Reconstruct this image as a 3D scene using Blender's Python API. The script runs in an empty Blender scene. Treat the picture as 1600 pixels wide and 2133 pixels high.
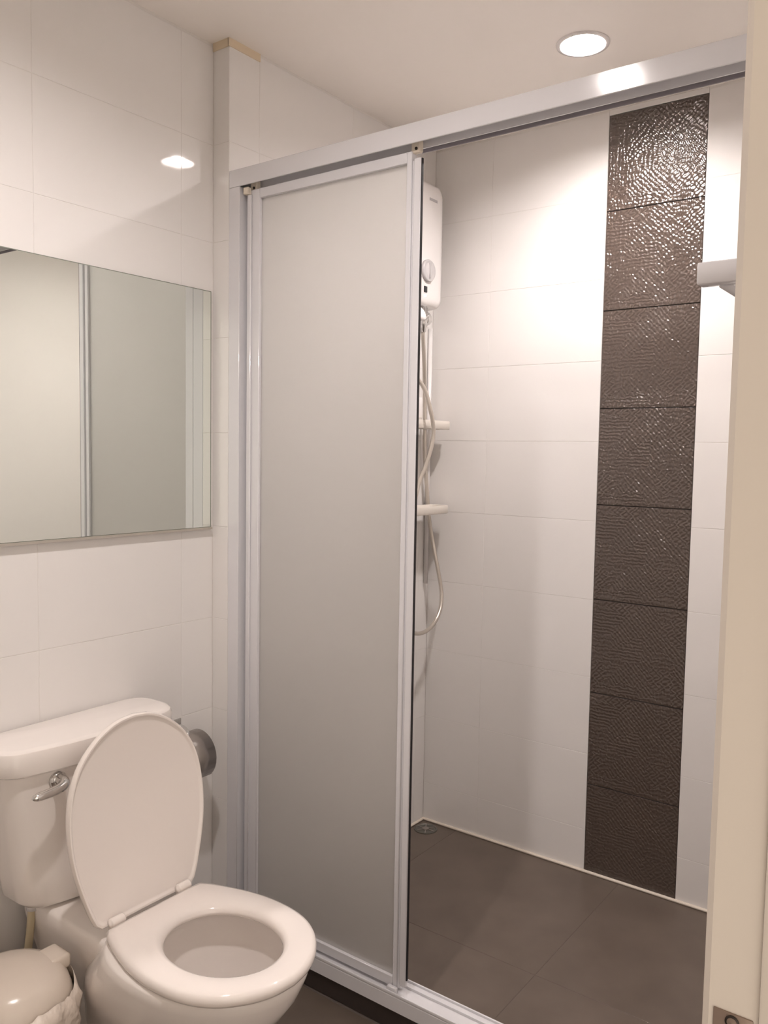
import bpy, bmesh, math, random
from mathutils import Vector, Matrix
random.seed(7)
S = bpy.context.scene
COL = S.collection

# ------------------------------------------------------------------ camera, world, exposure
F_PX = 1744.35
CAM_Z = 1.3655
YAW, PITCH, ROLL = math.radians(36.418), math.radians(-4.064), math.radians(0.948)
cam_d = bpy.data.cameras.new('camera')
cam_d.sensor_fit = 'HORIZONTAL'; cam_d.sensor_width = 36.0
cam_d.lens = 36.0 * F_PX / 1600.0
cam_d.clip_start = 0.02
cam = bpy.data.objects.new('camera', cam_d); COL.objects.link(cam)
fw = Vector((-math.sin(YAW), math.cos(YAW), 0)); rt = Vector((math.cos(YAW), math.sin(YAW), 0)); up = Vector((0, 0, 1))
f2 = fw * math.cos(PITCH) + up * math.sin(PITCH)
u2 = -fw * math.sin(PITCH) + up * math.cos(PITCH)
r3 = rt * math.cos(ROLL) + u2 * math.sin(ROLL)
u3 = -rt * math.sin(ROLL) + u2 * math.cos(ROLL)
M = Matrix((r3, u3, -f2)).transposed().to_4x4(); M.translation = Vector((0, 0, CAM_Z))
cam.matrix_world = M
S.camera = cam

W = bpy.data.worlds.new('hall_light'); S.world = W; W.use_nodes = True
W.node_tree.nodes['Background'].inputs[0].default_value = (1.0, 0.88, 0.76, 1)
W.node_tree.nodes['Background'].inputs[1].default_value = 1.0
LAMP_STRENGTH = 1080.0
LAMP_COLOR = (1.0, 0.925, 0.90)
S.view_settings.view_transform = 'Standard'
S.view_settings.look = 'None'
S.view_settings.exposure = 0.63
S.view_settings.gamma = 1.0
S.view_settings.use_curve_mapping = False
S.cycles.max_bounces = 6
S.cycles.diffuse_bounces = 5
S.cycles.glossy_bounces = 4
S.cycles.transmission_bounces = 4
S.cycles.sample_clamp_indirect = 20.0
S.cycles.blur_glossy = 0.5
S.cycles.use_adaptive_sampling = True
S.cycles.adaptive_threshold = 0.1

# ------------------------------------------------------------------ dimensions (metres)
XL = -1.713      # left wall behind the toilet
XS = -1.653      # left wall of the shower
YJ = 1.5414      # face of the wall step, front of the shower frame
YB = 2.5127      # back wall
XR = -0.139      # right wall / room edge of the door jamb
YF = -0.75       # front wall
ZC = 2.4164      # ceiling
ZS = 0.02        # shower floor

# ------------------------------------------------------------------ materials
MATS = {}
def mat(name, col, rough=0.4, metal=0.0, spec=0.5, **kw):
    m = bpy.data.materials.new(name); m.use_nodes = True
    b = m.node_tree.nodes['Principled BSDF']
    b.inputs['Base Color'].default_value = (*col, 1); b.inputs['Roughness'].default_value = rough
    b.inputs['Metallic'].default_value = metal; b.inputs['Specular IOR Level'].default_value = spec
    for k, v in kw.items(): b.inputs[k.replace('_', ' ')].default_value = v
    MATS[name] = m
    return m
def add_noise_color(m, scale, c0, c1, detail=4):
    nt = m.node_tree; b = nt.nodes['Principled BSDF']
    tc = nt.nodes.new('ShaderNodeTexCoord'); n = nt.nodes.new('ShaderNodeTexNoise'); r = nt.nodes.new('ShaderNodeValToRGB')
    n.inputs['Scale'].default_value = scale; n.inputs['Detail'].default_value = detail
    r.color_ramp.elements[0].position = .3; r.color_ramp.elements[1].position = .7
    r.color_ramp.elements[0].color = (*c0, 1); r.color_ramp.elements[1].color = (*c1, 1)
    nt.links.new(tc.outputs['Object'], n.inputs['Vector']); nt.links.new(n.outputs['Fac'], r.inputs['Fac'])
    nt.links.new(r.outputs['Color'], b.inputs['Base Color'])
def add_bump(m, scale, strength, dist=.001, detail=2):
    nt = m.node_tree; b = nt.nodes['Principled BSDF']
    tc = nt.nodes.new('ShaderNodeTexCoord'); n = nt.nodes.new('ShaderNodeTexNoise'); bp = nt.nodes.new('ShaderNodeBump')
    n.inputs['Scale'].default_value = scale; n.inputs['Detail'].default_value = detail
    bp.inputs['Strength'].default_value = strength; bp.inputs['Distance'].default_value = dist
    nt.links.new(tc.outputs['Object'], n.inputs['Vector']); nt.links.new(n.outputs['Fac'], bp.inputs['Height'])
    nt.links.new(bp.outputs['Normal'], b.inputs['Normal'])

white_tile = mat('glazed white tile', (.80, .775, .755), .035)
grout = mat('white grout', (.74, .71, .68), .7)
plaster = mat('painted wall', (.78, .74, .70), .6)
ceil_m = mat('painted ceiling', (.93, .875, .82), .5)
floor_tile = mat('grey brown floor tile', (.20, .165, .14), .42)
add_noise_color(floor_tile, 7, (.112, .085, .066), (.142, .110, .087), 6)
floor_grout = mat('floor grout', (.115, .092, .077), .85)
dark_grout = mat('dark grout', (.035, .028, .024), .9)
curb_tile = mat('dark brown curb tile', (.045, .034, .030), .4)
caulk = mat('cream sealant', (.72, .64, .55), .5)
stain = mat('yellowed sealant', (.72, .60, .44), .6)
alu = mat('white powder coated aluminium', (.71, .70, .72), .12)
alu_shaded = mat('aluminium with painted shade', (.30, .275, .30), .45)  # darker copy of the aluminium, shade inside the rail put into its colour
rubber = mat('black rubber', (.012, .01, .012), .5)
cream_plastic = mat('cream plastic', (.74, .66, .55), .4)
chrome = mat('chrome', (.78, .77, .76), .08, 1.0)
reflector_m = mat('satin lamp reflector', (.85, .84, .82), .28, .9)
brushed = mat('brushed steel', (.50, .46, .43), .3, 1.0)
china = mat('white vitreous china', (.84, .785, .745), .06)
seat_m = mat('white plastic seat', (.83, .765, .72), .08)
white_plastic = mat('white plastic', (.80, .77, .755), .25)
tray_plastic = mat('matte white tray plastic', (.72, .67, .61), .5)
grey_knob = mat('pale grey plastic', (.55, .53, .53), .2)
black_plastic = mat('black display', (.015, .015, .018), .15)
led = mat('lit indicator', (.9, .9, 1), .3, Emission_Color=(.85, .85, 1, 1), Emission_Strength=3.0)
grey_print = mat('grey print', (.42, .40, .41), .5)
steel_hose = mat('flexible steel hose', (.62, .57, .51), .28, .75)
white_hose = mat('white hose plastic', (.78, .74, .68), .25)
yellow_hose = mat('yellowed hose', (.62, .53, .36), .4)
jamb_m = mat('cream gloss paint', (.65, .59, .525), .2)
plate_m = mat('brown metal plate', (.28, .21, .17), .35, .6)
screw_m = mat('dark screw', (.05, .04, .035), .35, .7)
drain_m = mat('dull drain metal', (.16, .15, .13), .4, .5)
bin_m = mat('white bin plastic', (.66, .58, .50), .2)
bag_m = mat('thin white plastic bag', (.74, .65, .57), .35)
add_bump(bag_m, 28, .9, .012, 3)
water_m = mat('toilet water', (.62, .55, .50), .02)
mirror_m = mat('silvered mirror', (.84, .875, .83), .0, 1.0)
mirror_edge = mat('mirror edge glass', (.22, .24, .20), .15)
chan_m = mat('mirror channel', (.42, .38, .33), .4)

def make_stone():
    m = mat('embossed brown tile', (.080, .058, .047), .17, 0.0, 1.0)
    nt = m.node_tree; b = nt.nodes['Principled BSDF']; L = nt.links.new
    tc = nt.nodes.new('ShaderNodeTexCoord')
    vor = nt.nodes.new('ShaderNodeTexVoronoi'); vor.inputs['Scale'].default_value = 14
    sepc = nt.nodes.new('ShaderNodeSeparateColor')
    L(tc.outputs['Object'], vor.inputs['Vector']); L(vor.outputs['Color'], sepc.inputs['Color'])
    def math_n(op, a, bb=None):
        n = nt.nodes.new('ShaderNodeMath'); n.operation = op
        for i, v in enumerate((a, bb)):
            if v is None: continue
            if isinstance(v, (int, float)): n.inputs[i].default_value = v
            else: L(v, n.inputs[i])
        return n.outputs[0]
    # every patch has its own stroke direction: vertical, slanted one way or the other, level
    q = math_n('MULTIPLY', math_n('FLOOR', math_n('MULTIPLY', sepc.outputs[0], 3.999)), math.pi / 4)
    sep = nt.nodes.new('ShaderNodeSeparateXYZ'); L(tc.outputs['Object'], sep.inputs[0])
    wob = nt.nodes.new('ShaderNodeTexNoise'); wob.inputs['Scale'].default_value = 55; wob.inputs['Detail'].default_value = 1
    L(tc.outputs['Object'], wob.inputs['Vector'])
    along = math_n('ADD', math_n('MULTIPLY', sep.outputs[0], math_n('COSINE', q)), math_n('MULTIPLY', sep.outputs[1], math_n('SINE', q)))
    across = math_n('SUBTRACT', math_n('MULTIPLY', sep.outputs[1], math_n('COSINE', q)), math_n('MULTIPLY', sep.outputs[0], math_n('SINE', q)))
    w = math_n('MULTIPLY', wob.outputs['Fac'], 8.0)
    s1 = math_n('SINE', math_n('ADD', math_n('MULTIPLY', along, 2 * math.pi / .0105), w))
    s2 = math_n('SINE', math_n('ADD', math_n('MULTIPLY', across, 2 * math.pi / .0135), math_n('MULTIPLY', w, 1.3)))
    h = math_n('ADD', s1, math_n('MULTIPLY', s2, .9))
    n2 = nt.nodes.new('ShaderNodeTexNoise'); n2.inputs['Scale'].default_value = 130; n2.inputs['Detail'].default_value = 2
    L(tc.outputs['Object'], n2.inputs['Vector'])
    h = math_n('ADD', h, math_n('MULTIPLY', n2.outputs['Fac'], 1.0))
    bp = nt.nodes.new('ShaderNodeBump'); bp.inputs['Strength'].default_value = 1.0; bp.inputs['Distance'].default_value = .00036
    L(h, bp.inputs['Height']); L(bp.outputs['Normal'], b.inputs['Normal'])
    return m
stone = make_stone()

def make_frost():
    m = bpy.data.materials.new('frosted glass'); m.use_nodes = True
    nt = m.node_tree; nt.nodes.clear(); L = nt.links.new
    out = nt.nodes.new('ShaderNodeOutputMaterial')
    d = nt.nodes.new('ShaderNodeBsdfDiffuse'); d.inputs[0].default_value = (.80, .77, .745, 1)
    t = nt.nodes.new('ShaderNodeBsdfTranslucent'); t.inputs[0].default_value = (.86, .84, .815, 1)
    g = nt.nodes.new('ShaderNodeBsdfGlossy'); g.inputs[0].default_value = (1, 1, 1, 1); g.inputs['Roughness'].default_value = .38
    fr = nt.nodes.new('ShaderNodeFresnel'); fr.inputs[0].default_value = 1.4
    a0 = nt.nodes.new('ShaderNodeMixShader'); a0.inputs[0].default_value = .45
    a = nt.nodes.new('ShaderNodeMixShader'); a.inputs[0].default_value = .5
    rf = nt.nodes.new('ShaderNodeBsdfRefraction'); rf.inputs[0].default_value = (.95, .94, .925, 1); rf.inputs['Roughness'].default_value = .62; rf.inputs['IOR'].default_value = 1.35
    b = nt.nodes.new('ShaderNodeMixShader')
    tc = nt.nodes.new('ShaderNodeTexCoord'); n = nt.nodes.new('ShaderNodeTexNoise'); bp = nt.nodes.new('ShaderNodeBump')
    n.inputs['Scale'].default_value = 420; bp.inputs['Strength'].default_value = .12; bp.inputs['Distance'].default_value = .0005
    L(tc.outputs['Object'], n.inputs['Vector']); L(n.outputs['Fac'], bp.inputs['Height'])
    for s in (d, g): L(bp.outputs['Normal'], s.inputs['Normal'])
    L(d.outputs[0], a0.inputs[1]); L(t.outputs[0], a0.inputs[2]); L(a0.outputs[0], a.inputs[1]); L(rf.outputs[0], a.inputs[2]); L(fr.outputs[0], b.inputs[0]); L(a.outputs[0], b.inputs[1]); L(g.outputs[0], b.inputs[2])
    L(b.outputs[0], out.inputs['Surface'])
    return m
frost = make_frost()
def make_emit():
    m = bpy.data.materials.new('glowing bulb'); m.use_nodes = True
    nt = m.node_tree; nt.nodes.clear()
    out = nt.nodes.new('ShaderNodeOutputMaterial'); e = nt.nodes.new('ShaderNodeEmission')
    e.inputs[0].default_value = (*LAMP_COLOR, 1); e.inputs[1].default_value = LAMP_STRENGTH
    nt.links.new(e.outputs[0], out.inputs['Surface'])
    return m
glow = make_emit()

# ------------------------------------------------------------------ helpers
def obj(name, bm, material, parent=None, smooth=False, loc=None):
    me = bpy.data.meshes.new(name)
    bmesh.ops.recalc_face_normals(bm, faces=bm.faces)
    bm.to_mesh(me); bm.free()
    if material: me.materials.append(material)
    if smooth:
        for p in me.polygons: p.use_smooth = True
    o = bpy.data.objects.new(name, me); COL.objects.link(o)
    if loc: o.location = loc
    if parent: o.parent = parent
    return o
def auto_smooth(o, deg=40):
    me = o.data
    for p in me.polygons: p.use_smooth = True
    me.set_sharp_from_angle(angle=math.radians(deg))
    return o
def tag(o, label, cat=None, group=None, kind=None):
    o['label'] = label
    if cat: o['category'] = cat
    if group: o['group'] = group
    if kind: o['kind'] = kind
    return o
def empty(name, loc, label, cat=None, group=None, kind=None):
    o = bpy.data.objects.new(name, None); COL.objects.link(o); o.location = loc; o.empty_display_size = .05
    return tag(o, label, cat, group, kind)
def box(bm, lo, hi, bev=0.0, seg=2):
    t = bmesh.new()
    c = [(a + b) / 2 for a, b in zip(lo, hi)]; s = [b - a for a, b in zip(lo, hi)]
    bmesh.ops.create_cube(t, size=1, matrix=Matrix.Translation(c) @ Matrix.Diagonal((*s, 1)))
    if bev: bmesh.ops.bevel(t, geom=t.edges[:], offset=bev, segments=seg, affect='EDGES', profile=.5)
    me = bpy.data.meshes.new('tmp'); t.to_mesh(me); t.free(); bm.from_mesh(me); bpy.data.meshes.remove(me)
    return bm
def boxo(name, lo, hi, material, parent=None, bev=0.0, seg=2):
    o = obj(name, box(bmesh.new(), lo, hi, bev, seg), material, parent)
    if bev: auto_smooth(o)
    return o
def loft(bm, rings, cap0=True, cap1=True, closed=False):
    vs = [[bm.verts.new(p) for p in r] for r in rings]
    n = len(vs[0]); R = len(vs)
    for i in range(R if closed else R - 1):
        a, b = vs[i], vs[(i + 1) % R]
        for k in range(n):
            bm.faces.new((a[k], a[(k + 1) % n], b[(k + 1) % n], b[k]))
    for flag, r in ((cap0, vs[0]), (cap1, vs[-1])):
        if flag and not closed:
            c = Vector((0, 0, 0))
            for v in r: c += v.co
            cv = bm.verts.new(c / n)
            for k in range(n): bm.faces.new((r[k], r[(k + 1) % n], cv))
    return bm
def catmull(pts, per=8, closed=False):
    P = [Vector(p) for p in pts]; out = []
    n = len(P)
    for i in range(n if closed else n - 1):
        p0 = P[(i - 1) % n] if closed or i > 0 else P[0]; p1 = P[i]; p2 = P[(i + 1) % n]
        p3 = P[(i + 2) % n] if closed or i + 2 < n else P[-1]
        for k in range(per):
            t = k / per
            out.append(.5 * ((2 * p1) + (p2 - p0) * t + (2 * p0 - 5 * p1 + 4 * p2 - p3) * t * t + (3 * p1 - p0 - 3 * p2 + p3) * t ** 3))
    if not closed: out.append(P[-1])
    return out
def tube(bm, pts, r, n=10):
    P = [Vector(p) for p in pts]
    rings = []; ref = None
    for i, p in enumerate(P):
        d = (P[min(i + 1, len(P) - 1)] - P[max(i - 1, 0)]).normalized()
        if ref is None: ref = d.orthogonal().normalized()
        ref = (ref - d * ref.dot(d)).normalized(); q = d.cross(ref)
        rr = r[i] if isinstance(r, (list, tuple)) else r
        rings.append([p + (ref * math.cos(2 * math.pi * k / n) + q * math.sin(2 * math.pi * k / n)) * rr for k in range(n)])
    return loft(bm, rings)
def lathe(bm, prof, n=32, center=(0, 0, 0), axis='Z'):
    c = Vector(center); rings = []
    for r, h in prof:
        ring = []
        for k in range(n):
            a = 2 * math.pi * k / n; x, y = r * math.cos(a), r * math.sin(a)
            v = {'Z': (x, y, h), 'X': (h, x, y), 'Y': (x, h, y)}[axis]
            ring.append(c + Vector(v))
        rings.append(ring)
    return loft(bm, rings)

# tiles: one mesh for each size, laid on a wall plane in a loop
TILE_CACHE = {}
def tile_mesh(w, h, material, t=.008, bev=.0006):
    if material is stone: bev = .0003
    key = (round(w, 4), round(h, 4), material.name)
    if key in TILE_CACHE: return TILE_CACHE[key]
    bm = bmesh.new()
    x, y = w / 2, h / 2
    b0 = [bm.verts.new(p) for p in ((-x, -y, -t), (x, -y, -t), (x, y, -t), (-x, y, -t))]
    b1 = [bm.verts.new(p) for p in ((-x, -y, -bev * .6), (x, -y, -bev * .6), (x, y, -bev * .6), (-x, y, -bev * .6))]
    b2 = [bm.verts.new(p) for p in ((-x + bev, -y + bev, 0), (x - bev, -y + bev, 0), (x - bev, y - bev, 0), (-x + bev, y - bev, 0))]
    for a, b in ((b0, b1), (b1, b2)):
        for k in range(4): bm.faces.new((a[k], a[(k + 1) % 4], b[(k + 1) % 4], b[k]))
    bm.faces.new(b2)
    bmesh.ops.recalc_face_normals(bm, faces=bm.faces)
    me = bpy.data.meshes.new('tile'); bm.to_mesh(me); bm.free(); me.materials.append(material)
    TILE_CACHE[key] = me
    return me
def lay(parent, origin, U, V, ucuts, vcuts, material, gap=.0012, name='tile'):
    U, V = Vector(U), Vector(V); N = U.cross(V); O = Vector(origin)
    R = Matrix((U, V, N)).transposed().to_4x4()
    for i in range(len(ucuts) - 1):
        for j in range(len(vcuts) - 1):
            w = ucuts[i + 1] - ucuts[i] - gap; h = vcuts[j + 1] - vcuts[j] - gap
            if w < .004 or h < .004: continue
            o = bpy.data.objects.new(name, tile_mesh(w, h, material)); COL.objects.link(o)
            mm = R.copy(); mm.translation = O + U * ((ucuts[i] + ucuts[i + 1]) / 2) + V * ((vcuts[j] + vcuts[j + 1]) / 2)
            o.parent = parent; o.matrix_local = mm
def struct(name, label, lo, hi, material):
    return tag(boxo(name, lo, hi, material), label, kind='structure')

# ------------------------------------------------------------------ floor, ceiling, walls
G = .0007   # joints lie this much behind the tile faces
floor = struct('floor', 'grey brown tiled floor of the toilet side', (XL - .1, YF - .1, -.1), (XR + .12, YJ + .01, -G), floor_grout)
fx = [XL] + [-1.505, -.905, -.305, XR + .1]; fy = [YF, -.28, .32, .92, YJ]
lay(floor, (0, 0, 0), (1, 0, 0), (0, 1, 0), fx, fy, floor_tile, .002)
fsh = struct('floor_shower', 'grey brown tiled shower floor behind the sliding door', (XS - .1, YJ + .012, -.1), (XR + .1, YB + .1, ZS - G), floor_grout)
lay(fsh, (0, 0, ZS), (1, 0, 0), (0, 1, 0), [XS, -1.505, -.905, -.305, XR], [YJ + .075, 1.92, YB], floor_tile, .002)

LAMPS = [(-.926, 2.079), (-.926, .74)]
CAN_R = .056
def ceiling_mesh():
    bm = bmesh.new()
    xs = [XL - .1, -1.126, -.726, .5]; ys = [YF - .1, .54, .94, 1.879, 2.279, YB + .1]
    holes = {(1, 1): LAMPS[1], (1, 3): LAMPS[0]}
    for i in range(3):
        for j in range(5):
            x0, x1, y0, y1 = xs[i], xs[i + 1], ys[j], ys[j + 1]
            if (i, j) in holes:
                cx, cy = holes[(i, j)]; n = 40; a, b = [], []
                for k in range(n):
                    t = 2 * math.pi * (k + .5) / n; c, s = math.cos(t), math.sin(t); q = max(abs(c), abs(s))
                    a.append(bm.verts.new((cx + CAN_R * c, cy + CAN_R * s, ZC))); b.append(bm.verts.new((cx + .2 * c / q, cy + .2 * s / q, ZC)))
                for k in range(n):
                    bm.faces.new((a[k], b[k], b[(k + 1) % n], a[(k + 1) % n]))
                # close the four corners
                for sx in (-1, 1):
                    for sy in (-1, 1):
                        cv = bm.verts.new((cx + sx * .2, cy + sy * .2, ZC))
                        near = sorted(b, key=lambda v: (v.co - cv.co).length)[:2]
                        if (near[0].co - near[1].co).length > 1e-6: bm.faces.new((cv, near[0], near[1]))
            else:
                bm.faces.new([bm.verts.new(p) for p in ((x0, y0, ZC), (x1, y0, ZC), (x1, y1, ZC), (x0, y1, ZC))])
    bmesh.ops.remove_doubles(bm, verts=bm.verts, dist=1e-5)
    # roof slab above, so the ceiling is a closed body seen from outside
    box(bm, (XL - .1, YF - .1, ZC + .13), (.5, YB + .1, ZC + .2))
    return bm
tag(obj('ceiling', ceiling_mesh(), ceil_m), 'warm white painted ceiling', kind='structure')

rows = [0.0] + [.16 + .25 * k for k in range(10)]
rows_s = [ZS + .0] + rows[1:]
wl = struct('wall_left', 'white tiled wall behind the toilet and the mirror', (XL - .1, YF, -.05), (XL - G, YJ + .01, ZC + .02), grout)
ly = [YF] + [1.0303 - .4025 * k for k in range(4, -1, -1)] + [1.4353, YJ]
lay(wl, (XL, 0, 0), (0, 1, 0), (0, 0, 1), ly, rows, white_tile)
wj = struct('wall_step', 'narrow white tiled wall return beside the shower post', (XL - .1, YJ + G, -.05), (XS - G, YJ + .06, ZC + .02), grout)
lay(wj, (0, YJ, 0), (1, 0, 0), (0, 0, 1), [XL + .001, XS], rows, white_tile)
ws = struct('wall_shower', 'white tiled side wall of the shower with the heater', (XS - .1, YJ + .062, -.05), (XS - G, YB + .1, ZC + .02), grout)
lay(ws, (XS, 0, 0), (0, 1, 0), (0, 0, 1), [YJ + .001, 1.65, 2.05, 2.45, YB], rows_s, white_tile)
wb = struct('wall_back', 'white tiled back wall of the shower with a brown tile strip', (XS - .1, YB + .0045, -.05), (XR + .1, YB + .1, ZC + .02), grout)
boxo('joint_bed', (XS, YB + G, 0), (-1.0245, YB + .0045, ZC), grout, wb)
boxo('joint_bed', (-.7302, YB + G, 0), (XR, YB + .0045, ZC), grout, wb)
S1, S2 = -1.0245, -.7302
lay(wb, (0, YB, 0), (1, 0, 0), (0, 0, 1), [XS + .001, -1.4245, S1], rows_s, white_tile)
lay(wb, (0, YB, 0), (1, 0, 0), (0, 0, 1), [S2, -.33, XR], rows_s, white_tile)
brown = [1.5128 + .2998 * k for k in range(-4, 3)]
brown = [ZS] + [b for b in brown if b > .1] + [2.3990]
brown[1:1] = [brown[1] - .2998] if brown[1] - .2998 > .06 else []
boxo('dark_joint_bed', (S1, YB + .0035, ZS), (S2, YB + .0045, 2.399), dark_grout, wb)
lay(wb, (0, YB, 0), (1, 0, 0), (0, 0, 1), [S1, S2], brown, stone, .0034, 'brown_tile')
lay(wb, (0, YB, 0), (1, 0, 0), (0, 0, 1), [S1, S2], [2.3990, ZC], white_tile)
wr = struct('wall_right', 'plain white wall between the door frame and the shower', (XR, .575, -.05), (XR + .1, YB + .1, ZC + .02), plaster)
boxo('wall_panel', (XR, YF, 0), (XR + .1, -.30, ZC + .02), plaster, wr)
boxo('lintel', (XR, -.30, 2.08), (XR + .1, .575, ZC + .02), plaster, wr)
struct('wall_front', 'white wall opposite the shower', (XL - .1, YF - .1, -.05), (XR + .1, YF, ZC + .02), plaster)

# sealant lines and curb
bm = bmesh.new()
box(bm, (XS, YB - .010, ZS), (XR, YB, ZS + .009), .003, 1)
tag(obj('baseboard_back', bm, caulk), 'cream sealant line along the foot of the back wall', kind='structure')
tag(obj('baseboard_left', box(bmesh.new(), (XS, YJ + .075, ZS), (XS + .010, YB - .010, ZS + .009), .003, 1), caulk), 'cream sealant line along the foot of the shower side wall', kind='structure')
tag(obj('baseboard_toilet', box(bmesh.new(), (XL, YF, 0), (XL + .007, YJ, .006), .002, 1), caulk), 'cream sealant line along the foot of the wall behind the toilet', kind='structure')
bm = bmesh.new()
box(bm, (XL + .002, YJ - .004, ZC - .020), (XS, YJ + .002, ZC)); box(bm, (XS - .002, YJ - .004, ZC - .020), (XS + .003, 1.65, ZC))
tag(obj('trim_1', bm, stain), 'yellowed sealant strip under the ceiling at the wall step', kind='structure')
curb = struct('trim_2', 'dark brown tiled curb under the shower track', (XS, YJ + .008, 0), (XR, YJ + .07, .052), dark_grout)
lay(curb, (0, YJ + .006, 0), (1, 0, 0), (0, 0, 1), [XS, -1.545, -.945, -.345, XR], [0, .052], curb_tile, .002)

# ------------------------------------------------------------------ shower frame
fr = empty('shower_enclosure', (XS, YJ, 0), 'white aluminium shower frame with overhead sliding rail and floor track', 'shower frame')
fr_inv = Vector(fr.location)
def fbox(name, lo, hi, m, parent=fr, bev=.001):
    off = Vector(parent.location)
    return boxo(name, tuple(Vector(lo) - off), tuple(Vector(hi) - off), m, parent, bev, 1)
RT, RB = 2.0839, 2.0402
rail = fbox('top_rail', (XS, YJ, RB), (XR, YJ + .0035, RT), alu)
top = boxo('rail_web', (0, .0035, RT - RB + 2.0402 - .004), (XR - XS, .070, RT), alu, rail)
boxo('middle_flange', (0, .0435, RB + .001), (XR - XS, .0465, RT - .004), alu, rail)
boxo('back_flange', (0, .067, RB + .001), (XR - XS, .070, RT - .004), alu_shaded, rail)
post = fbox('side_post', (XS, YJ, .098), (-1.614, YJ + .003, RB), alu)
boxo('post_web', (.0, .003, .098), (.0370, .065, RB), alu, post)
boxo('post_channel', (.037, .040, .098), (.050, .060, RB), alu, post)
trk = fbox('floor_track', (XS, YJ, .052), (XR, YJ + .070, .088), alu)
boxo('track_lip', (0, 0, .088), (XR - XS, .005, .097), alu, trk, .002)
boxo('track_ridge', (0, .044, .088), (XR - XS, .048, .094), alu, trk)
boxo('track_back_lip', (0, .066, .088), (XR - XS, .070, .093), alu, trk)
fbox('door_guide', (-1.112, YJ + .006, .089), (-1.085, YJ + .017, .104), alu, bev=.002)
fbox('screw_cover', (-1.606, YJ + .004, RB - .022), (-1.588, YJ + .018, RB - .004), cream_plastic, bev=.002)

# ------------------------------------------------------------------ sliding door
dr = empty('sliding_shower_door', (-1.34, YJ + .03, 0), 'frosted glass sliding shower door with white frame pushed to the left', 'door')
PY0, PY1 = YJ + .0186, YJ + .0406
DB, DT = .097, 2.031
fbox('glass_panel', (-1.575, PY0 + .008, DB + .01), (-1.095, PY0 + .013, DT - .01), frost, dr, 0)
def stile(name, x0, x1, m=alu):
    return fbox(name, (x0, PY0, DB), (x1, PY1, DT), m, dr, .0015)
stile('stile', -1.606, -1.560)
fbox('pull_edge', (-1.599, PY0 - .006, DB + .01), (-1.586, PY0, DT - .012), alu, dr, .002)
stile('stile', -1.104, -1.0905)
fbox('stile_groove', (-1.0905, PY0 + .005, DB), (-1.083, PY1 - .003, DT - .02), alu, dr, 0)
fbox('pull_edge', (-1.083, PY0 - .003, DB + .012), (-1.064, PY0 + .007, DT - .018), alu, dr, .002)
fbox('rubber_seal', (-1.064, PY0 - .001, DB + .03), (-1.0612, PY0 + .004, DT - .02), rubber, dr, 0)
fbox('top_frame', (-1.560, PY0, DT - .024), (-1.104, PY1, DT), alu, dr)
fbox('bottom_frame', (-1.560, PY0, DB), (-1.104, PY1, DB + .024), alu, dr)
for x in (-1.585, -1.083):
    rl = fbox('roller_bracket', (x - .012, PY0 + .002, DT - .004), (x + .012, PY1 - .004, DT + .024), cream_plastic, dr, .003)
    off = Vector(dr.location)
    obj('screw', lathe(bmesh.new(), [(.0035, 0), (.0035, -.002)], 10, Vector((x + .003, PY0 + .002, DT + .004)) - off, 'Y'), screw_m, rl)

# ------------------------------------------------------------------ ceiling lights
def downlight(x, y, label):
    r = empty('recessed_ceiling_light', (x, y, ZC), label, 'ceiling light', 'recessed ceiling lights')
    bm = bmesh.new()
    lathe_prof = [(CAN_R + .012, -.0005), (CAN_R + .011, -.003), (CAN_R + .002, -.0045), (CAN_R - .0005, -.002), (CAN_R - .0005, .004)]
    n = 40
    loft(bm, [[(rr * math.cos(2 * math.pi * k / n), rr * math.sin(2 * math.pi * k / n), h) for k in range(n)] for rr, h in lathe_prof], False, False)
    obj('trim_ring', bm, white_plastic, r, True)
    bm = bmesh.new()
    loft(bm, [[(rr * math.cos(2 * math.pi * k / n), rr * math.sin(2 * math.pi * k / n), h) for k in range(n)] for rr, h in [(CAN_R, .002), (CAN_R, .06), (CAN_R * .6, .1)]], False, True)
    obj('reflector', bm, reflector_m, r, True)
    bm = bmesh.new(); bmesh.ops.create_icosphere(bm, subdivisions=2, radius=.031, matrix=Matrix.Translation((0, 0, .038)))
    obj('bulb', bm, glow, r, True)
downlight(*LAMPS[0], 'lit recessed ceiling light over the shower, above the rail')
downlight(*LAMPS[1], 'lit recessed ceiling light over the toilet side, mirrored in the rail')

# ------------------------------------------------------------------ mirror
mr = empty('wall_mirror', (XL, 1.12, 1.158), 'large frameless rectangular mirror on the wall above the toilet', 'mirror')
MY0, MY1, MZ0, MZ1 = .62, 1.527, 1.1586, 1.781
o = Vector(mr.location)
def mbox(name, lo, hi, m, bev=0): return boxo(name, tuple(Vector(lo) - o), tuple(Vector(hi) - o), m, mr, bev, 1)
mbox('backing', (XL, MY0, MZ0), (XL + .0095, MY1, MZ1), mirror_edge)
mbox('mirror_glass', (XL + .0095, MY0 + .0025, MZ0 + .0015), (XL + .0102, MY1 - .003, MZ1 - .002), mirror_m)
mbox('bottom_channel', (XL, MY0, MZ0 - .006), (XL + .013, MY1 + .002, MZ0), chan_m)

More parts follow.
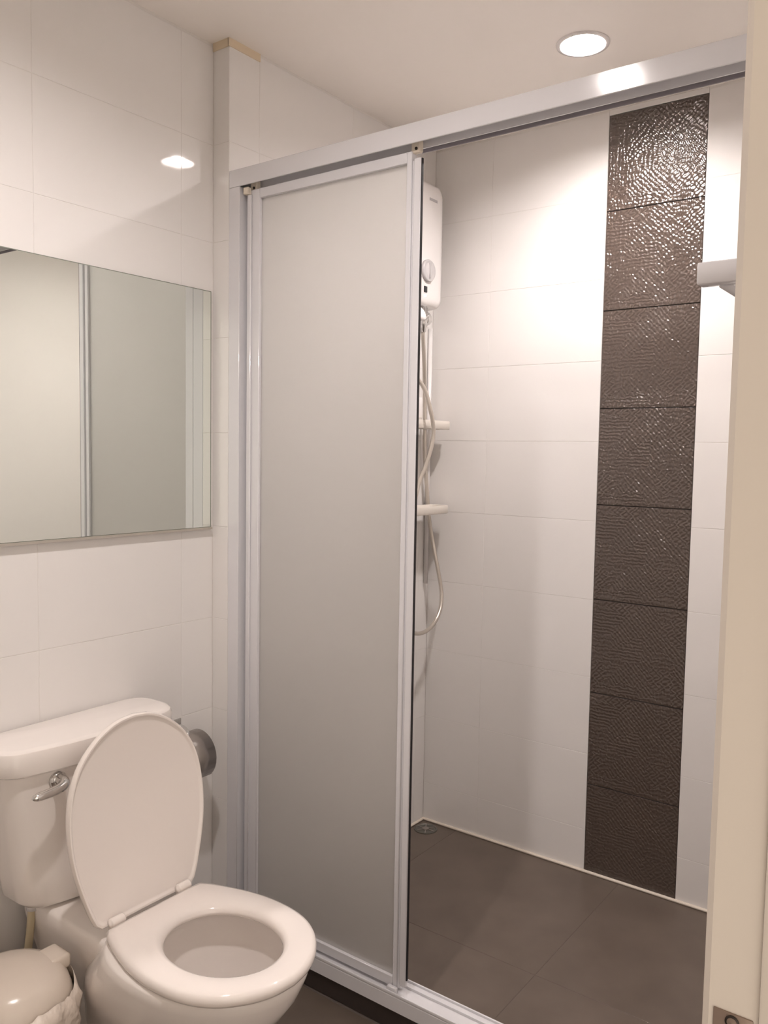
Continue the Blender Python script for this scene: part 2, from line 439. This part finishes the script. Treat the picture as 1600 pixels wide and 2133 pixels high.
# ------------------------------------------------------------------ toilet
TY = 1.078
tl = empty('toilet', (XL, TY, 0), 'white two-piece toilet with raised lid and lowered open ring seat', 'toilet')
N = 64
def egg(xb, xf, hw, z, nb=2.5, nf=2.0, cfrac=.48):
    xc = xb + (xf - xb) * cfrac; r = []
    for k in range(N):
        t = 2 * math.pi * k / N; c, s = math.cos(t), math.sin(t)
        e = nf if c >= 0 else nb
        cc = math.copysign(abs(c) ** (2 / e), c); ss = math.copysign(abs(s) ** (2 / e), s)
        r.append(Vector((xc + ((xf - xc) if c >= 0 else (xc - xb)) * cc, hw * ss, z)))
    return r
bm = bmesh.new()
secs = [(.0, .13, .530, .108), (.015, .13, .532, .110), (.03, .135, .525, .104), (.09, .15, .515, .092), (.15, .16, .530, .094), (.20, .17, .572, .110),
        (.25, .19, .630, .135), (.30, .22, .680, .155), (.34, .26, .708, .166), (.372, .29, .722, .171), (.392, .305, .727, .172), (.398, .312, .722, .168)]
rings = [egg(xb, xf, hw, z, 3.0 if z < .2 else 2.6) for z, xb, xf, hw in secs]
inner = [(.399, .40, .690, .125), (.392, .392, .694, .128), (.365, .40, .695, .128), (.31, .415, .675, .117), (.25, .44, .625, .092), (.20, .47, .585, .06), (.185, .50, .56, .03)]
rings += [egg(xb, xf, hw, z, 2.2) for z, xb, xf, hw in inner]
loft(bm, rings, True, True)
obj('bowl', bm, china, tl, True)
# rear shelf and trapway carrying the tank
bm = bmesh.new()
def rrect(x0, x1, hw, z, r=.04, n=8, bow=0.0):
    pts = []
    for cx, cy, a0 in ((x1 - r, hw - r, 0), (x0 + r, hw - r, 90), (x0 + r, -hw + r, 180), (x1 - r, -hw + r, 270)):
        for k in range(n + 1):
            a = math.radians(a0 + 90 * k / n); pts.append(Vector((cx + r * math.cos(a), cy + r * math.sin(a), z)))
    # extra points on the four straight sides so that the front can bow outward
    out = []
    for i, p in enumerate(pts):
        out.append(p)
        if i % (n + 1) == n:
            q = pts[(i + 1) % len(pts)]
            for k in range(1, 8): out.append(p.lerp(q, k / 8))
    for p in out:
        if bow: p.x += bow * max(0, (p.x - x0) / (x1 - x0)) * (1 - (p.y / hw) ** 2) 
    return out
loft(bm, [rrect(.09, .38, .085, z, .03) for z in (.0,)] + [rrect(.06, .40, .088, .20, .03), rrect(.03, .40, .100, .28, .03), rrect(.014, .40, .112, .34, .035), rrect(.012, .40, .116, .375, .035), rrect(.018, .39, .110, .386, .032)])
obj('rear_shelf', bm, china, tl, True)
obj('water', lathe(bmesh.new(), [(.0, .0), (.055, .0)], 32, (.53, 0, .215)), water_m, tl, True)
# tank
bm = bmesh.new()
tk = [(.388, .05, .105, .10, .02), (.390, .035, .118, .125, .03), (.396, .028, .125, .150, .032), (.412, .022, .129, .166, .033), (.47, .018, .132, .176, .033), (.58, .014, .134, .192, .033), (.693, .010, .136, .205, .033)]
loft(bm, [rrect(x0, x1, hw, z, .03, 8, bow) for z, x0, x1, hw, bow in tk])
tank = auto_smooth(obj('tank', bm, china, tl), 50)
bm = bmesh.new()
ld = [(.694, .008, .140, .214, .033), (.699, .004, .144, .222, .034), (.712, .003, .146, .226, .034), (.738, .003, .146, .226, .034), (.7465, .005, .144, .223, .034), (.7505, .009, .140, .218, .033), (.752, .015, .134, .211, .032)]
loft(bm, [rrect(x0, x1, hw, z, .045, 8, bow) for z, x0, x1, hw, bow in ld])
tank_lid = auto_smooth(obj('tank_lid', bm, china, tl), 35)
# flush lever
lvp = catmull([(.168, -.105, .676), (.188, -.108, .675), (.198, -.122, .671), (.200, -.150, .668), (.198, -.186, .667)], 6)
lv = obj('flush_lever', tube(bmesh.new(), lvp, [.0125 - .004 * (i / (len(lvp) - 1)) if i < len(lvp) - 3 else (.0078, .006, .002)[i - len(lvp) + 3] for i in range(len(lvp))], 14), chrome, tl, True)
obj('escutcheon', lathe(bmesh.new(), [(.019, 0), (.019, .004), (.013, .012)], 24, (.158, -.105, .672), 'X'), chrome, lv, True)
# seat ring
half = catmull([(.342, 0), (.342, .105), (.350, .124), (.40, .144), (.47, .163), (.54, .169), (.61, .160), (.665, .134), (.705, .092), (.728, .046), (.735, 0)], 10)
def outline_at(center, M_=N):
    poly = [(p.x, p.y) for p in half] + [(p.x, -p.y) for p in reversed(half[1:-1])]
    res = []
    for k in range(M_):
        t = 2 * math.pi * k / M_; d = (math.cos(t), math.sin(t)); best = None
        for i in range(len(poly)):
            a, b = poly[i], poly[(i + 1) % len(poly)]
            ex, ey = b[0] - a[0], b[1] - a[1]; den = d[0] * ey - d[1] * ex
            if abs(den) < 1e-12: continue
            ax, ay = a[0] - center[0], a[1] - center[1]
            s = (ax * ey - ay * ex) / den; u = (ax * d[1] - ay * d[0]) / den
            if s > 0 and -1e-9 <= u <= 1 + 1e-9 and (best is None or s < best): best = s
        res.append(Vector((center[0] + d[0] * best, center[1] + d[1] * best, 0)))
    return res
HC = (.548, 0)
O_ = outline_at(HC, 96)
I_ = []
for k in range(96):
    t = 2 * math.pi * k / 96; I_.append(Vector((HC[0] + .124 * math.cos(t), .104 * math.sin(t), 0)))
prof = [(.03, .401), (.0, .406), (.0, .412), (.05, .4195), (.16, .4225), (.5, .4235), (.80, .4225), (.93, .4185), (1.0, .411), (1.0, .405), (.95, .401)]
bm = bmesh.new()
loft(bm, [[Vector((o_.x + (i_.x - o_.x) * s, o_.y + (i_.y - o_.y) * s, z)) for o_, i_ in zip(O_, I_)] for s, z in prof], closed=True)
seat = obj('seat', bm, seat_m, tl, True)
# raised lid
LC = (.54, 0)
OL = outline_at(LC, 96)
A = math.radians(96.5); HX, HZ = .322, .408
def raise_pt(x, y, z):
    dx = (x - .342) * 1.03; c, s = math.cos(A), math.sin(A)
    return Vector((HX + dx * c - z * s, y, HZ + dx * s + z * c))
pl = [(.02, .005), (.935, .005), (.95, .004), (.962, .001), (.970, 0), (.988, .0), (1.0, .004), (1.0, .011), (.985, .016), (.93, .019), (.6, .022), (.02, .023)]
bm = bmesh.new()
loft(bm, [[raise_pt(LC[0] + (p.x - LC[0]) * s, (p.y) * s, z) for p in OL] for s, z in pl])
lid = obj('lid', bm, seat_m, tl, True)
auto_smooth(lid, 35)
for sy in (-1, 1):
    bm = bmesh.new()
    lathe(bm, [(.0, -.016), (.009, -.016), (.010, -.013), (.010, .013), (.009, .016), (.0, .016)], 16, (.330, sy * .085, .418), 'Y')
    box(bm, (.318, sy * .085 - .012, .386), (.345, sy * .085 + .012, .412), .003)
    obj('hinge', bm, seat_m, seat, True)
sh = obj('supply_hose', tube(bmesh.new(), catmull([(.075, -.115, .392), (.072, -.118, .34), (.066, -.120, .29), (.05, -.122, .22), (.025, -.122, .17), (.004, -.122, .155)], 6), .0085, 10), yellow_hose, tl, True)
obj('coupling', lathe(bmesh.new(), [(.0, .0), (.014, .0), (.014, .022), (.0, .022)], 12, (.075, -.115, .368)), white_plastic, sh, True)

# ------------------------------------------------------------------ waste bin
bn = empty('waste_bin', (-1.492, .826, 0), 'small white waste bin with domed lid and plastic liner beside the toilet', 'bin')
obj('bin_body', lathe(bmesh.new(), [(.0, .0), (.092, .0), (.097, .006), (.112, .27), (.114, .278), (.0, .278)], 40), bin_m, bn, True)
bm = bmesh.new()
lathe(bm, [(.0, .279), (.116, .279), (.118, .286), (.115, .300), (.108, .322), (.094, .342), (.070, .354), (.035, .359), (.0, .360)], 48)
blid = obj('bin_lid', bm, bin_m, bn, True)
bm = bmesh.new(); box(bm, (-.022, .068, .322), (.036, .112, .352), .006)
obj('lid_tab', bm, bin_m, blid, True)
bm = bmesh.new()
rings = []
for j in range(9):
    z = .314 - .028 * j; ring = []
    for k in range(72):
        a = 2 * math.pi * k / 72
        rr = .1225 + .006 * math.sin(j * .9) + .004 * math.sin(7 * a + j * 1.3) + .0028 * math.sin(17 * a - j * 2.1) + random.uniform(-.0018, .0018)
        if j == 0: rr = .1185
        ring.append(Vector((rr * math.cos(a), rr * math.sin(a), z + .006 * math.sin(5 * a + 1) + random.uniform(-.003, .003))))
    rings.append(ring)
loft(bm, rings, False, False)
bag = obj('liner_bag', bm, bag_m, bn, True)
so = bag.modifiers.new('thickness', 'SOLIDIFY'); so.thickness = .0008

# ------------------------------------------------------------------ toilet paper holder
tp = empty('toilet_paper_holder', (XL, 1.412, .60), 'chrome toilet paper holder with curved cover beyond the toilet tank', 'holder')
bm = bmesh.new(); box(bm, (0, -.012, .022), (.006, .018, .060), .003)
obj('wall_plate', bm, chrome, tp)
obj('arm', tube(bmesh.new(), catmull([(.004, .003, .042), (.03, .002, .042), (.056, -.006, .036), (.066, -.016, .02), (.066, .004, .008), (.066, .044, .008)], 6), .006, 12), chrome, tp, True)
bm = bmesh.new(); prof = []
for k in range(13):
    a = math.radians(105 - 155 * k / 12); prof.append((.05 + .062 * math.cos(a) - .006, -.035 + .062 * math.sin(a)))
grid = [[bm.verts.new((x, y, z)) for x, z in prof] for y in (-.045, .048)]
for k in range(12): bm.faces.new((grid[0][k], grid[0][k + 1], grid[1][k + 1], grid[1][k]))
cv = obj('cover', bm, brushed, tp, True)
so = cv.modifiers.new('thickness', 'SOLIDIFY'); so.thickness = .0016; so.offset = 1
obj('paper_core', lathe(bmesh.new(), [(.0, -.048), (.020, -.048), (.020, .05), (.0, .05)], 24, (.054, 0, -.02), 'Y'), tray_plastic, tp, True)

# ------------------------------------------------------------------ water heater on the shower side wall
wh = empty('water_heater', (XS, 2.325, 1.85), 'white electric water heater on the wall behind the sliding door', 'water heater')
bm = bmesh.new()
def hring(hw, z0, z1, x, r, n=7):
    pts = []
    for cy, cz, a0 in ((hw - r, z1 - r, 0), (-hw + r, z1 - r, 90), (-hw + r, z0 + r, 180), (hw - r, z0 + r, 270)):
        for k in range(n + 1):
            a = math.radians(a0 + 90 * k / n); pts.append(Vector((x, cy + r * math.cos(a), cz + r * math.sin(a))))
    return pts
loft(bm, [hring(.114, .004, .402, .0, .03), hring(.120, .0, .406, .004, .034), hring(.121, 0, .407, .060, .036), hring(.118, .002, .405, .072, .035), hring(.111, .007, .400, .081, .032), hring(.098, .016, .391, .0865, .028), hring(.08, .034, .373, .0885, .024)])
obj('casing', bm, white_plastic, wh, True)
kn = obj('dial', lathe(bmesh.new(), [(.0, .085), (.036, .085), (.036, .092), (.033, .096), (.028, .093), (.022, .094), (.0, .0955)], 32, (.0035, .014, .115), 'X'), grey_knob, wh, True)
boxo('dial_grip', (.095, .012, .090), (.104, .017, .140), grey_knob, kn, .002)
boxo('display', (.085, -.004, .044), (.0915, .013, .064), black_plastic, wh, .001)
bm = bmesh.new(); bmesh.ops.create_icosphere(bm, subdivisions=2, radius=.0042, matrix=Matrix.Translation((.0885, .004, .033)))
obj('indicator_light', bm, led, wh, True)
boxo('maker_mark', (.0878, .020, .345), (.0893, .066, .3535), grey_print, wh)
bm = bmesh.new()
lathe(bm, [(.0, .0), (.012, .0), (.012, -.022), (.015, -.024), (.015, -.040), (.011, -.042), (.011, -.058), (.0, -.058)], 14, (.058, .045, .002))
bmesh.ops.create_uvsphere(bm, u_segments=16, v_segments=10, radius=.024, matrix=Matrix.Translation((.058, .052, -.034)))
obj('inlet_valve', bm, chrome, wh, True)
bm = bmesh.new()
lathe(bm, [(.0, .0), (.010, .0), (.010, -.040), (.0135, -.042), (.0135, -.062), (.010, -.064), (.010, -.084), (.0, -.084)], 14, (.073, .018, .002))
box(bm, (.066, .010, -.040), (.100, .026, -.028), .004)
obj('outlet_fitting', bm, chrome, wh, True)

# supply pipe in the corner
sp = obj('supply_pipe', tube(bmesh.new(), [(0, 0, 0), (0, 0, .45), (0, 0, .90)], .008, 12), white_plastic, None, True, (XS + .0085, 2.487, .90))
tag(sp, 'slim white water pipe running down the corner below the heater', 'pipe')
# hand shower hose
hp = [(-1.58, 2.343, 1.768), (-1.600, 2.385, 1.666), (-1.625, 2.429, 1.556), (-1.629, 2.4385, 1.473), (-1.629, 2.4425, 1.372), (-1.629, 2.458, 1.254), (-1.627, 2.472, 1.151), (-1.612, 2.466, 1.09), (-1.595, 2.462, 1.03), (-1.58, 2.469, .952),
      (-1.57, 2.478, .875), (-1.56, 2.455, .820), (-1.555, 2.406, .777), (-1.55, 2.337, .760), (-1.545, 2.262, .775), (-1.545, 2.205, .84), (-1.540, 2.190, .98), (-1.530, 2.222, 1.15), (-1.540, 2.276, 1.262), (-1.532, 2.300, 1.318),
      (-1.522, 2.314, 1.372), (-1.517, 2.324, 1.427), (-1.515, 2.316, 1.466), (-1.516, 2.302, 1.505), (-1.526, 2.284, 1.566), (-1.54, 2.258, 1.604), (-1.552, 2.220, 1.612), (-1.561, 2.185, 1.590), (-1.563, 2.170, 1.565), (-1.563, 2.170, 1.592)]
hb = Vector((-1.55, 2.33, .75))
hose = obj('shower_hose', tube(bmesh.new(), [p - hb for p in catmull(hp, 6)], .0070, 10), steel_hose, None, True, hb)
tag(hose, 'flexible silver shower hose looping down below the heater', 'hose')
# slide bar with two trays
sb = empty('shower_rail', (XS, 2.345, 1.01), 'white wall-mounted shower rail with two small rounded trays', 'shower rail')
obj('bar', tube(bmesh.new(), [(.038, -.03, .0), (.038, -.03, .72)], .010, 14), brushed, sb, True)
for z in (.02, .69):
    obj('wall_mount', lathe(bmesh.new(), [(.0, .0), (.017, .0), (.015, .01), (.010, .04), (.0, .04)], 16, (.0, -.03, z), 'X'), chrome, sb, True)
for z in (.438, .148):
    bm = bmesh.new()
    pr = []
    for cx, cy, a0 in ((.108 - .02, .137 - .02, 0), (.044, .137 - .012, 90), (.044, -.11 + .012, 180), (.108 - .02, -.11 + .02, 270)):
        rr = .02 if cx > .05 else .012
        for k in range(9):
            a = math.radians(a0 + 90 * k / 8); pr.append((cx + rr * math.cos(a), cy + rr * math.sin(a)))
    c = Vector((.06, .01, 0))
    R_ = lambda s, zz: [Vector((c.x + (x - c.x) * s, c.y + (y - c.y) * s, zz)) for x, y in pr]
    loft(bm, [R_(.97, z), R_(1, z + .002), R_(1, z + .026), R_(.985, z + .028), R_(.95, z + .027), R_(.93, z + .008)])
    auto_smooth(obj('tray', bm, tray_plastic, sb), 45)
bm = bmesh.new(); box(bm, (.018, -.055, .470), (.062, .028, .545), .008)
obj('slider', bm, white_plastic, sb, True)
boxo('holder_cradle', (.062, -.196, .61), (.076, -.03, .65), white_plastic, sb, .006)
boxo('slider_clamp', (.022, -.056, .605), (.062, -.008, .655), white_plastic, sb, .006)
hs = empty('hand_shower', (XS + .09, 2.20, 1.60), 'white hand shower in the holder behind the frosted door', 'hand shower')
obj('handle', tube(bmesh.new(), catmull([(.0, -.03, -.005), (.01, -.03, .08), (.035, -.03, .17), (.06, -.03, .205)], 5), [.0095, .010, .0105, .011, .0115, .012, .0125, .013, .0132, .0135, .0135, .0135, .0135, .014, .014, .014], 12), white_plastic, hs, True)
bm = bmesh.new(); lathe(bm, [(.0, .012), (.025, .010), (.038, 0), (.038, -.008), (.0, -.010)], 24)
hd = obj('spray_head', bm, white_plastic, hs, True, (.075, -.03, .205)); hd.rotation_euler = (0, math.radians(45), 0)

# floor drain
dn = empty('floor_drain', (-1.597, 2.448, ZS), 'small round metal floor drain in the shower corner', 'drain')
n = 28
bm = bmesh.new()
lathe(bm, [(.0, .0), (.042, .0), (.042, .0025), (.036, .0035), (.034, .0015), (.0, .0015)], n)
obj('rim', bm, drain_m, dn)
bm = bmesh.new()
lathe(bm, [(.0, .0016), (.012, .0016), (.012, .004), (.0, .004)], 16)
obj('grate_cap', bm, brushed, dn)
for k in range(6):
    b = boxo('grate_bar', (.013, -.0018, .0016), (.0335, .0018, .003), brushed, dn); b.rotation_euler = (0, 0, k * math.pi / 3)

# ------------------------------------------------------------------ towel rail on the right wall, seen past the door frame
tr = empty('towel_rail', (XR, .86, 1.535), 'pale square-armed towel rail on the wall just past the door frame', 'towel rail')
def arm(y):
    a = boxo('bracket_arm', (-.113, y, -.0005), (0, y + .020, .0205), alu, tr, .0015)
    boxo('wall_plate', (-.006, y - .012, -.014), (0, y + .032, .034), alu, a, .002)
arm(-.010); arm(.40)
boxo('bar', (-.098, .010, -.002), (-.082, .40, .014), alu, tr, .003)

# ------------------------------------------------------------------ door frame beside the camera
dj = empty('door_1', (XR, .55, 0), 'cream painted door frame at the right edge', kind='structure')
bm = bmesh.new()
pr = [(-.001, .003), (.0035, .0), (.034, .0), (.034, .024), (-.001, .024)]
loft(bm, [[Vector((x, y, z)) for x, y in pr] for z in (0, 2.08)])
obj('jamb', bm, jamb_m, dj)
boxo('door_stop', (.034, -.0035, 0), (.105, .024, 2.08), jamb_m, dj, .002)
sp = boxo('strike_plate', (.0065, -.0012, .90), (.031, .0005, 1.010), plate_m, dj, .0008)
obj('screw', lathe(bmesh.new(), [(.0, 0), (.0045, 0), (.0045, -.0006), (.003, -.0009), (.0, -.0005)], 20, (.0185, -.0014, 1.0045), 'Y'), screw_m, sp)
obj('screw_head', lathe(bmesh.new(), [(.0, 0), (.0033, 0), (.0030, -.0006), (.0, -.0009)], 20, (.0185, -.0020, 1.0045), 'Y'), plate_m, sp)
boxo('head_jamb', (-.001, -.85, 2.05), (.105, .0, 2.08), jamb_m, dj)
boxo('far_jamb', (-.001, -.85, 0), (.105, -.825, 2.05), jamb_m, dj)
